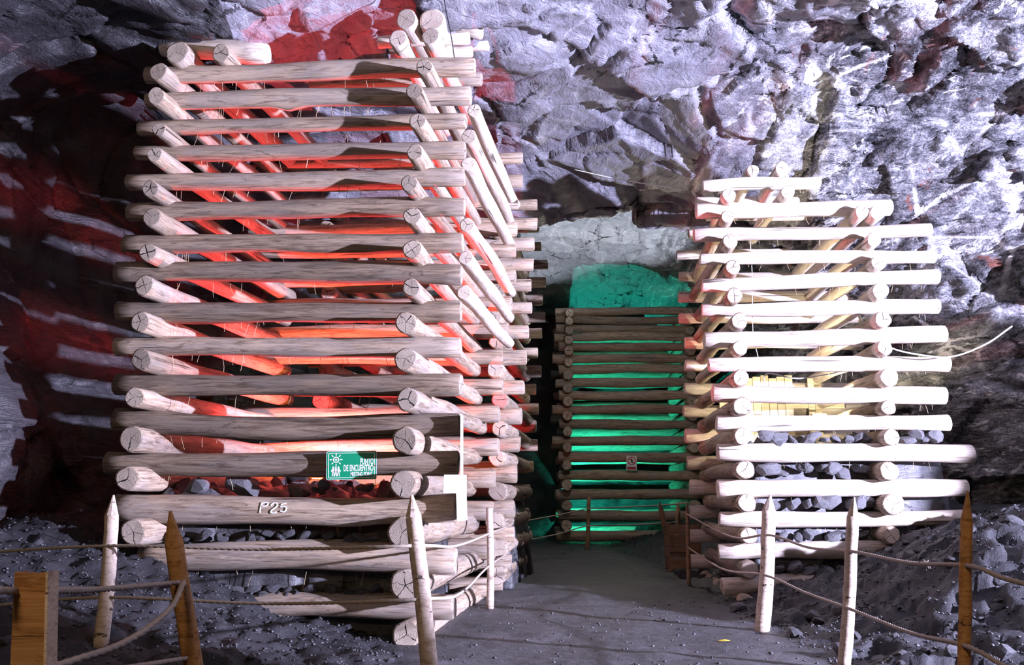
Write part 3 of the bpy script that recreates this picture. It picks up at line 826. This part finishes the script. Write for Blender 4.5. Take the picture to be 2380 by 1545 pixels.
# no walking sign on the far crib
Y2 = 27.72
sg2 = empty('no_entry_sign', at(1468, 1076, Y2)); sg2.rotation_euler = (math.pi / 2, math.radians(2), 0)
tag(sg2, 'small white no walking sign with red circle on the distant green lit crib', 'sign')
W2, H2 = pxm(24, 1076, Y2), pxm(33, 1076, Y2)
mb = MB(); prism(mb, rrect(W2, H2, .01), -.006, 0); mb.build('panel', M_WHITE, sg2)
mb = MB(); cy2 = H2 * .16; R2 = W2 * .40; ringp(mb, circ(R2, 28, 0, cy2), circ(R2 * .80, 28, 0, cy2), 0, .004)
prism(mb, bar((-R2 * .62, cy2 + R2 * .62), (R2 * .62, cy2 - R2 * .62), R2 * .2), 0, .005); mb.build('prohibition_circle', M_RED, sg2)
mb = MB(); prism(mb, circ(R2 * .14, 12, -.0 * R2, cy2 + R2 * .52), 0, .003)
for (x1, y1, x2, y2, w) in ((0, .38, .08, -.1, .3), (.05, -.1, -.25, -.55, .16), (.08, -.1, .2, -.58, .16), (.0, .3, .34, .05, .12), (0, .3, -.25, .0, .12)):
    prism(mb, bar((x1 * R2, cy2 + y1 * R2), (x2 * R2, cy2 + y2 * R2), w * R2), 0, .003)
mb.build('walking_figure', M_BLACK, sg2)
mb = MB(); prism(mb, [(-W2 * .42, -H2 * .44), (W2 * .42, -H2 * .44), (W2 * .42, -H2 * .26), (-W2 * .42, -H2 * .26)], 0, .004); mb.build('red_band', M_RED, sg2)

# boards on the left crib's right end, edge-on green sign painted overexposed white
nb = empty('notice_board', at(1075, 1080, 9.75)); tag(nb, 'overexposed white notice board seen edge on at the crib corner', 'notice board')
def board(quad, name, th=.012, mat=None):
    pts = [p - nb.location for p in quad]; nrm = (pts[1] - pts[0]).cross(pts[2] - pts[0]).normalized() * th
    mb = MB(); mb.add(pts + [p + nrm for p in pts], [(0, 1, 2, 3), (7, 6, 5, 4), (0, 4, 5, 1), (1, 5, 6, 2), (2, 6, 7, 3), (3, 7, 4, 0)])
    return mb.build(name, mat or M_WHITE, nb)
board([at(1070, 962, 9.60), at(1070, 1208, 9.60), at(1074, 1204, 9.92), at(1074, 966, 9.92)], 'side_panel')
board([at(1032, 1103, 9.56), at(1030, 1146, 9.56), at(1084, 1146, 9.60), at(1084, 1103, 9.60)], 'upper_sheet')
board([at(1060, 1146, 9.58), at(1062, 1212, 9.58), at(1086, 1208, 9.60), at(1084, 1146, 9.60)], 'lower_sheet')

# ------------------------------------------------------------------ fence posts
def post(name, label, top, bot, Y, wpx, mat, pointed=True, Yb=None, group='rope fence posts', n=10):
    a = at(bot[0], bot[1], Yb or Y); b = at(top[0], top[1], Y)
    d = (b - a).normalized(); zb = gz(a.x, a.y)
    if bot[1] >= 1540 or a.z > zb: a = a - d * ((a.z - zb + .06) / d.z)
    r = pxm(wpx, 1300, Y) / 2; L = (b - a).length
    rnd = random.Random(top[0] * 7 + top[1])
    tip = min(.16, L * .15) if pointed else 0
    o = empty(name, a); tag(o, label, 'post', group)
    k = 9; mb = MB(); pts = []; rs = []
    for i in range(k + 1):
        s = i / k * (L - tip); w = .25 * r * math.sin(s * 3 + rnd.uniform(0, .6))
        pts.append(d * s + Vector((w, 0, 0))); rs.append(r * (1.05 - .12 * i / k + rnd.uniform(-.03, .03)))
    mb.tube(pts, rs, n)
    shaft = mb.build('shaft', mat, o)
    if pointed:
        mb = MB(); base = pts[-1]; ringv = []
        X = Vector((1, 0, 0)); Yv = d.cross(X).normalized(); X = Yv.cross(d)
        for j in range(n):
            q = 2 * math.pi * j / n; ringv.append(base + (X * math.cos(q) + Yv * math.sin(q)) * rs[-1])
        apex = base + d * tip; topv = [apex + (X * math.cos(2 * math.pi * j / n) + Yv * math.sin(2 * math.pi * j / n)) * r * .14 for j in range(n)]
        mb.add(ringv + topv, [(j, (j + 1) % n, n + (j + 1) % n, n + j) for j in range(n)] + [tuple(range(n, 2 * n))])
        mb.build('sharpened_tip', mat, o)
    return o
post('fence_post', 'pale pointed post farthest left, in front of the red lit crib', (266, 1150), (228, 1545), 7.7, 33, M_POST)
post('fence_post', 'brown sharpened stake with rope knotted through it, left foreground', (400, 1187), (443, 1545), 5.3, 46, M_STAKE)
post('fence_post', 'pale crooked pointed post beside the path, before the lower log ends', (961, 1150), (992, 1545), 7.1, 40, M_POST)
post('fence_post', 'thin pale post standing against the right corner of the red lit crib', (1139, 1180), (1138, 1415), 12.2, 17, M_POST, False)
post('fence_post', 'dark post at the left edge of the passage, nearer of the pair', (1203, 1180), (1205, 1335), 17.2, 17, M_DPOST)
post('fence_post', 'dark post at the left edge of the passage, farther of the pair', (1217, 1165), (1217, 1305), 19.5, 12, M_DPOST)
post('fence_post', 'thin pointed post alone before the green lit crib', (1371, 1144), (1363, 1275), 25.0, 10, M_DPOST)
post('fence_post', 'dark leaning pointed post right of the passage', (1534, 1165), (1562, 1322), 18.6, 13, M_DPOST)
post('fence_post', 'short dark pointed post behind the leaning one, right of the passage', (1576, 1166), (1573, 1260), 22.0, 11, M_DPOST)
post('fence_post', 'dark reddish post against the shaded left side of the bright crib', (1597, 1168), (1600, 1352), 15.2, 10, M_DPOST)
post('fence_post', 'pale pointed post at the near left corner of the bright crib', (1794, 1150), (1769, 1452), 10.2, 34, M_POST)
post('fence_post', 'pale pointed post standing in rubble, middle of the right fence', (1988, 1155), (1960, 1545), 8.0, 29, M_POST)
post('fence_post', 'orange brown sharpened stake on the far right foreground', (2253, 1140), (2238, 1545), 5.0, 30, M_STAKE)
# split stake, left edge
o = empty('split_stake', at(58, 1545, 3.2)); tag(o, 'wide orange brown split stake with flat cut top, bottom left corner', 'post', 'rope fence posts')
def slab(name, x0t, x1t, x0b, x1b, yt, yb, Yn, th, mat, dent=0):
    p = [at(x0b, yb, Yn), at(x1b, yb, Yn), at(x1t, yt - 1, Yn), at((x0t + x1t) / 2, yt + 6, Yn), at(x0t, yt, Yn)]
    p[0].z -= 0; p[1].z -= 0
    q = [v - o.location for v in p]; bk = [v + Vector((.012, th, 0)) for v in q]; mb = MB()
    mb.add(q + bk, [(0, 1, 2, 3, 4), (9, 8, 7, 6, 5), (0, 5, 6, 1), (1, 6, 7, 2), (2, 7, 8, 3), (3, 8, 9, 4), (4, 9, 5, 0)]); return mb.build(name, mat, o)
slab('face_slab', 34, 106, -12, 82, 1329, 2300, 3.2, .05, M_STAKE)
slab('side_slab', 106, 112, 82, 91, 1328, 2300, 3.2, .05, M_POST)

# ------------------------------------------------------------------ ropes
def rope(label, pts, r, mat=None, name='rope', cat='rope', group='fence ropes', twist=True, knots=()):
    P = catmull([at(*p) for p in pts], 40 if twist else 12)
    L = sum((P[i + 1] - P[i]).length for i in range(len(P) - 1))
    n = min(900, max(30, int(L / .012))) if twist else len(P) - 1
    # resample
    acc = [0]
    for i in range(len(P) - 1): acc.append(acc[-1] + (P[i + 1] - P[i]).length)
    Q = []; j = 0
    for i in range(n + 1):
        s = L * i / n
        while j < len(P) - 2 and acc[j + 1] < s: j += 1
        t = (s - acc[j]) / max(1e-6, acc[j + 1] - acc[j]); Q.append(P[j].lerp(P[j + 1], min(1, t)))
    mb = MB(); o0 = Q[0].copy(); mb.tube([q - o0 for q in Q], r, 9 if twist else 6, twist=(2 * math.pi / (14 * r) / 1.0) if twist else None)
    o = mb.build(name, mat or M_ROPE); o.location = o0; tag(o, label, cat, group); return o
rope('upper rope of the left fence running past the green sign crib', [(-30, 1283, 8.0), (262, 1268, 7.64), (620, 1276, 7.4), (966, 1268, 7.1), (1060, 1268, 9.6), (1137, 1240, 12.1), (1203, 1213, 17.0)], .012)
rope('lower rope of the left fence, close above the rubble', [(-30, 1408, 8.0), (245, 1388, 7.68), (620, 1402, 7.4), (976, 1392, 7.1), (1070, 1378, 9.6), (1137, 1315, 12.1), (1204, 1270, 17.0)], .012)
rope('thick rope between the split stake and the brown stake', [(-30, 1370, 3.0), (70, 1373, 3.33), (250, 1368, 4.4), (420, 1353, 5.28)], .012)
rope('thick slack rope hanging from the brown stake toward the lower left', [(427, 1352, 5.22), (395, 1415, 4.9), (300, 1487, 4.4), (170, 1535, 3.9), (20, 1580, 3.5)], .014)
rope('short low rope end at the foot of the brown stake', [(290, 1552, 4.6), (380, 1538, 5.0), (437, 1529, 5.27)], .012)
rope('upper rope of the right fence sagging between three pale posts', [(1597, 1195, 15.15), (1700, 1247, 12.4), (1787, 1243, 10.12), (1880, 1272, 9.0), (1981, 1281, 7.92), (2110, 1307, 6.4), (2248, 1314, 4.96), (2330, 1342, 4.6), (2420, 1366, 4.3)], .0115)
rope('lower rope of the right fence descending to the orange stake', [(1599, 1272, 15.15), (1680, 1322, 12.4), (1777, 1336, 10.12), (1870, 1376, 9.0), (1969, 1412, 7.92), (2110, 1468, 6.4), (2242, 1500, 4.96), (2330, 1545, 4.6), (2420, 1590, 4.3)], .0115)
rope('upper far rope across the passage before the green lit crib', [(1217, 1211, 19.4), (1300, 1196, 22), (1368, 1182, 24.95), (1450, 1178, 23), (1537, 1174, 18.55), (1597, 1168, 15.2)], .014, twist=False)
rope('lower far rope across the passage before the green lit crib', [(1217, 1257, 19.4), (1300, 1240, 22), (1366, 1222, 24.95), (1450, 1220, 23), (1546, 1215, 18.55), (1574, 1212, 21.9)], .014, twist=False)
kn = MB()
for k in range(14):
    a = k * 2.4; p = Vector((.02 * math.cos(a), .015 * math.sin(a * 1.3), .012 * math.sin(a))); kn.tube([p * .3, p * 1.2, p * 2.0 + Vector((0, 0, -.01 * (k % 3)))], .004, 4)
ko = kn.build('rope_knot', M_ROPE); ko.location = at(2150, 1309, 6.05); tag(ko, 'frayed pale knot in the upper right fence rope', 'knot')

# cables
rope('white cable drooping from the right rock wall behind the bright crib', [(2352, 758, 12.6), (2290, 800, 12.55), (2210, 829, 12.5), (2130, 823, 12.5), (2078, 811, 12.6), (2062, 800, 12.7)], .011, M_CABLE, 'cable', 'cable', 'cables', False)
rope('white cable sagging across the inside of the bright crib before the planks', [(1775, 892, 13.5), (1784, 868, 13.5), (1850, 879, 13.6), (1917, 871, 13.6), (1960, 862, 13.7)], .010, M_CABLE, 'cable', 'cable', 'cables', False)
rope('thin white string hanging down the front of the bright crib', [(1743, 552, 13.0), (1748, 640, 13.1), (1750, 770, 13.12), (1762, 830, 13.1)], .005, M_CABLE, 'cable', 'cable', 'cables', False)
rope('thin white wire slung under the roof above the passage', [(1335, 394, 15.4), (1440, 417, 15.2), (1520, 430, 15.0), (1568, 436, 14.9)], .008, M_CABLE, 'cable', 'cable', 'cables', False)
rope('thin dark wire hanging from the roof over the left crib top', [(1026, -40, 10.0), (1036, 20, 9.7), (1048, 80, 9.55), (1056, 134, 9.5)], .006, M_DCABLE, 'cable', 'cable', 'cables', False)

# ------------------------------------------------------------------ plank screen behind the right crib
pk = empty('plank_screen', (5.0, 15.85, 1.5)); tag(pk, 'screen of upright yellowish planks seen through the bright crib', 'screen')
x = 1700
for k in range(10):
    if k < 8: xx = 1703 + k * 18.6; w = 17.4
    else: xx = 1885 + (k - 8) * 15.5; w = 14.5
    a = at(xx, 910, 15.9); ww = pxm(w, 910, 15.9)
    mb = MB(); mb.box(Vector((a.x, 15.9, 2.62)) - pk.location, (ww, .03, 1.5 + .06 * math.sin(k * 2.1))); mb.build('plank', M_PLANK, pk)
mb = MB(); mb.box(Vector((4.55, 15.94, 2.9)) - pk.location, (2.1, .05, .12)); mb.build('crossbar', M_PLANK, pk)

# crate between the dark posts
cr = empty('wooden_crate', (3.15, 17.9, 0.0)); tag(cr, 'dark wooden crate standing behind the posts right of the passage', 'crate')
zc0 = gz(3.15, 17.9)
for k in range(4):
    mb = MB(); mb.box((0, -.25, zc0 + .13 + k * .20), (.56, .025, .18)); mb.build('slat', M_DPOST, cr)
    mb = MB(); mb.box((-.28, 0, zc0 + .13 + k * .20), (.025, .48, .18)); mb.build('slat', M_DPOST, cr)
for sx in (-.27, .27):
    for sy in (-.23, .23):
        mb = MB(); mb.box((sx, sy, zc0 + .42), (.05, .05, .86)); mb.build('corner_post', M_DPOST, cr)

# lamps inside the cribs
def lamp(name, label, loc, emit, to):
    o = empty(name, loc); tag(o, label, 'lamp', 'floodlights inside the cribs')
    mb = MB(); mb.box((0, 0, -.14), (.22, .10, .16)); mb.build('housing', M_LAMP, o)
    mb = MB(); mb.box((0, 0, -.055), (.18, .08, .012)); mb.build('lens', plain(name + '_lens', (.5, .5, .5), .3, emit), o)
    mb = MB(); mb.tube([(-.13, 0, -.10), (-.13, 0, -.26), (.13, 0, -.26), (.13, 0, -.10)], .008, 5); mb.build('bracket', M_LAMP, o)
lamp('floodlight', 'small red floodlight lying on the rubble inside the left crib', (-2.5, 12.45, 1.67), ((1, .02, .02), 20), None)
lamp('floodlight', 'small added amber floodlight imitating overexposed red glow on the rear logs', (-2.5, 11.15, 1.75), ((1, .27, .02), 20), None)  # added fixture to go with the amber glow
lamp('floodlight', 'small green floodlight at the foot of the distant crib', (1.7, 28.6, 1.0), ((.02, 1, .6), 20), None)
lamp('floodlight', 'small warm floodlight on the rock fill inside the bright crib', (4.7, 14.5, 2.68), ((1, .85, .5), 20), None)

# ------------------------------------------------------------------ loose rocks
def rock_mesh(seed, mat):
    rnd = np.random.RandomState(seed); bm = bmesh.new(); bmesh.ops.create_icosphere(bm, subdivisions=2, radius=1)
    pl = rnd.normal(size=(9, 3)); pl /= np.linalg.norm(pl, axis=1, keepdims=True); dd = rnd.uniform(.5, .9, 9)
    for v in bm.verts:
        p = np.array(v.co)
        for n_, d_ in zip(pl, dd):
            t = p @ n_ - d_
            if t > 0: p = p - n_ * t
        v.co = p * np.array([1.0, .85, .75])
    me = bpy.data.meshes.new('rock'); bm.to_mesh(me); bm.free(); me.materials.append(mat); return me
ROCKS = [rock_mesh(s, M_COAL) for s in range(10)]; GROCKS = [rock_mesh(s, M_GREYROCK) for s in range(10)]
def rock(loc, s, label, group, pool=None):
    o = bpy.data.objects.new('rock', RNG.choice(pool or ROCKS)); col.objects.link(o); o.location = loc
    o.scale = (s * RNG.uniform(.8, 1.35), s, s * RNG.uniform(.65, 1.0)); o.rotation_euler = (RNG.uniform(-.5, .5), RNG.uniform(-.5, .5), RNG.uniform(0, 6.28))
    tag(o, label, 'rock', group); return o
for px, py, s in ((458, 1132, .15), (570, 1130, .20), (697, 1136, .15)):
    rock(at(px, py, 10.28), s, {458: 'flat slab of rock leftmost on the log above the P25 marking log', 570: 'largest grey rock lump resting just above the P25 log', 697: 'pointed grey rock lump left of the green sign'}[px], 'big rocks in the left crib', GROCKS)
def gap_rocks(rows, yfun, label, group, pool=None):
    for y, xa, xb, n, s in rows:
        for k in range(n):
            px = xa + (xb - xa) * (k + RNG.uniform(.1, .9)) / n; rr = s * RNG.uniform(.6, 1.3)
            p = at(px, y + RNG.uniform(-6, 10), yfun(px) + RNG.uniform(-.02, .06)); rock(p, rr, label, group, pool)
gap_rocks([(1246, 400, 880, 20, .09), (1258, 400, 880, 14, .06), (1372, 470, 880, 16, .08), (1385, 560, 880, 10, .06), (1130, 720, 880, 6, .07)], yf1,
          'lump of broken coal wedged between the lower logs of the red lit crib', 'rubble between the left crib logs')
gap_rocks([(1016, 1765, 2030, 11, .13), (1014, 2100, 2190, 4, .13), (1092, 1775, 2010, 8, .14), (1168, 1785, 2030, 7, .17), (1246, 1785, 2030, 6, .12), (1322, 1790, 2040, 8, .13)], yf3,
          'lump of grey rock packed between the lower logs of the bright crib', 'rubble between the right crib logs', GROCKS)
for k in range(70):
    y = RNG.uniform(6.0, 9.5); x = -RNG.uniform(.9, .52 * y + .2); s = RNG.choice([.025, .03, .035, .04, .05, .07])
    rock((x, y, gz(x, y) + s * .2), s, 'loose lump of coal on the dark slope below the red lit crib', 'loose rocks on the left slope')
for k in range(90):
    y = RNG.uniform(7.0, 12.4); x = RNG.uniform(2.75, .5 * y + .4); s = RNG.choice([.03, .035, .04, .05, .06, .08, .12])
    rock((x, y, gz(x, y) + s * .2), s, 'loose rock on the rubble slope around the right fence', 'loose rocks on the right slope')
# gravel nobody could count
def gravel():
    rnd = np.random.RandomState(5); base = np.array([(0, 0, 1), (1, 0, 0), (0, 1, 0), (-1, 0, 0), (0, -1, 0), (0, 0, -1)], float)
    tri = np.array([(0, 1, 2), (0, 2, 3), (0, 3, 4), (0, 4, 1), (5, 2, 1), (5, 3, 2), (5, 4, 3), (5, 1, 4)])
    n = 16000; y = rnd.uniform(5.5, 13, n); x = rnd.uniform(-6, 6.5, n)
    keep = (np.abs(x - .8) > 1.9) | (rnd.rand(n) < .10); x, y = x[keep], y[keep]; n = len(x)
    z = ground(x, y); s = rnd.uniform(.006, .022, n)
    V = base[None] * s[:, None, None] * rnd.uniform(.6, 1.4, (n, 6, 1)); a = rnd.uniform(0, 6.28, n)
    ca, sa = np.cos(a)[:, None], np.sin(a)[:, None]
    V = np.stack([V[..., 0] * ca - V[..., 1] * sa, V[..., 0] * sa + V[..., 1] * ca, V[..., 2] * .7], -1)
    V += np.stack([x, y, z + s * .25], 1)[:, None, :]
    F = (tri[None] + (np.arange(n) * 6)[:, None, None]).reshape(-1, 3)
    tag(link('gravel', mesh_np('gravel', V.reshape(-1, 3), F), M_COAL), 'fine coal gravel scattered over the dark ground', 'gravel', kind='stuff')
gravel()
p = at(1682, 1486, 9.4); p.z = gz(p.x, p.y) + .012
mb = MB(); mb.add([(-.06, -.03, 0), (.01, -.05, .004), (.07, 0, .002), (.03, .05, .006), (-.04, .04, .0), (0, 0, .014)], [(0, 1, 5), (1, 2, 5), (2, 3, 5), (3, 4, 5), (4, 0, 5), (4, 3, 2, 1, 0)])
o = mb.build('leaf', M_YEL); o.location = p; tag(o, 'small yellow scrap lying on the dark path', 'scrap')
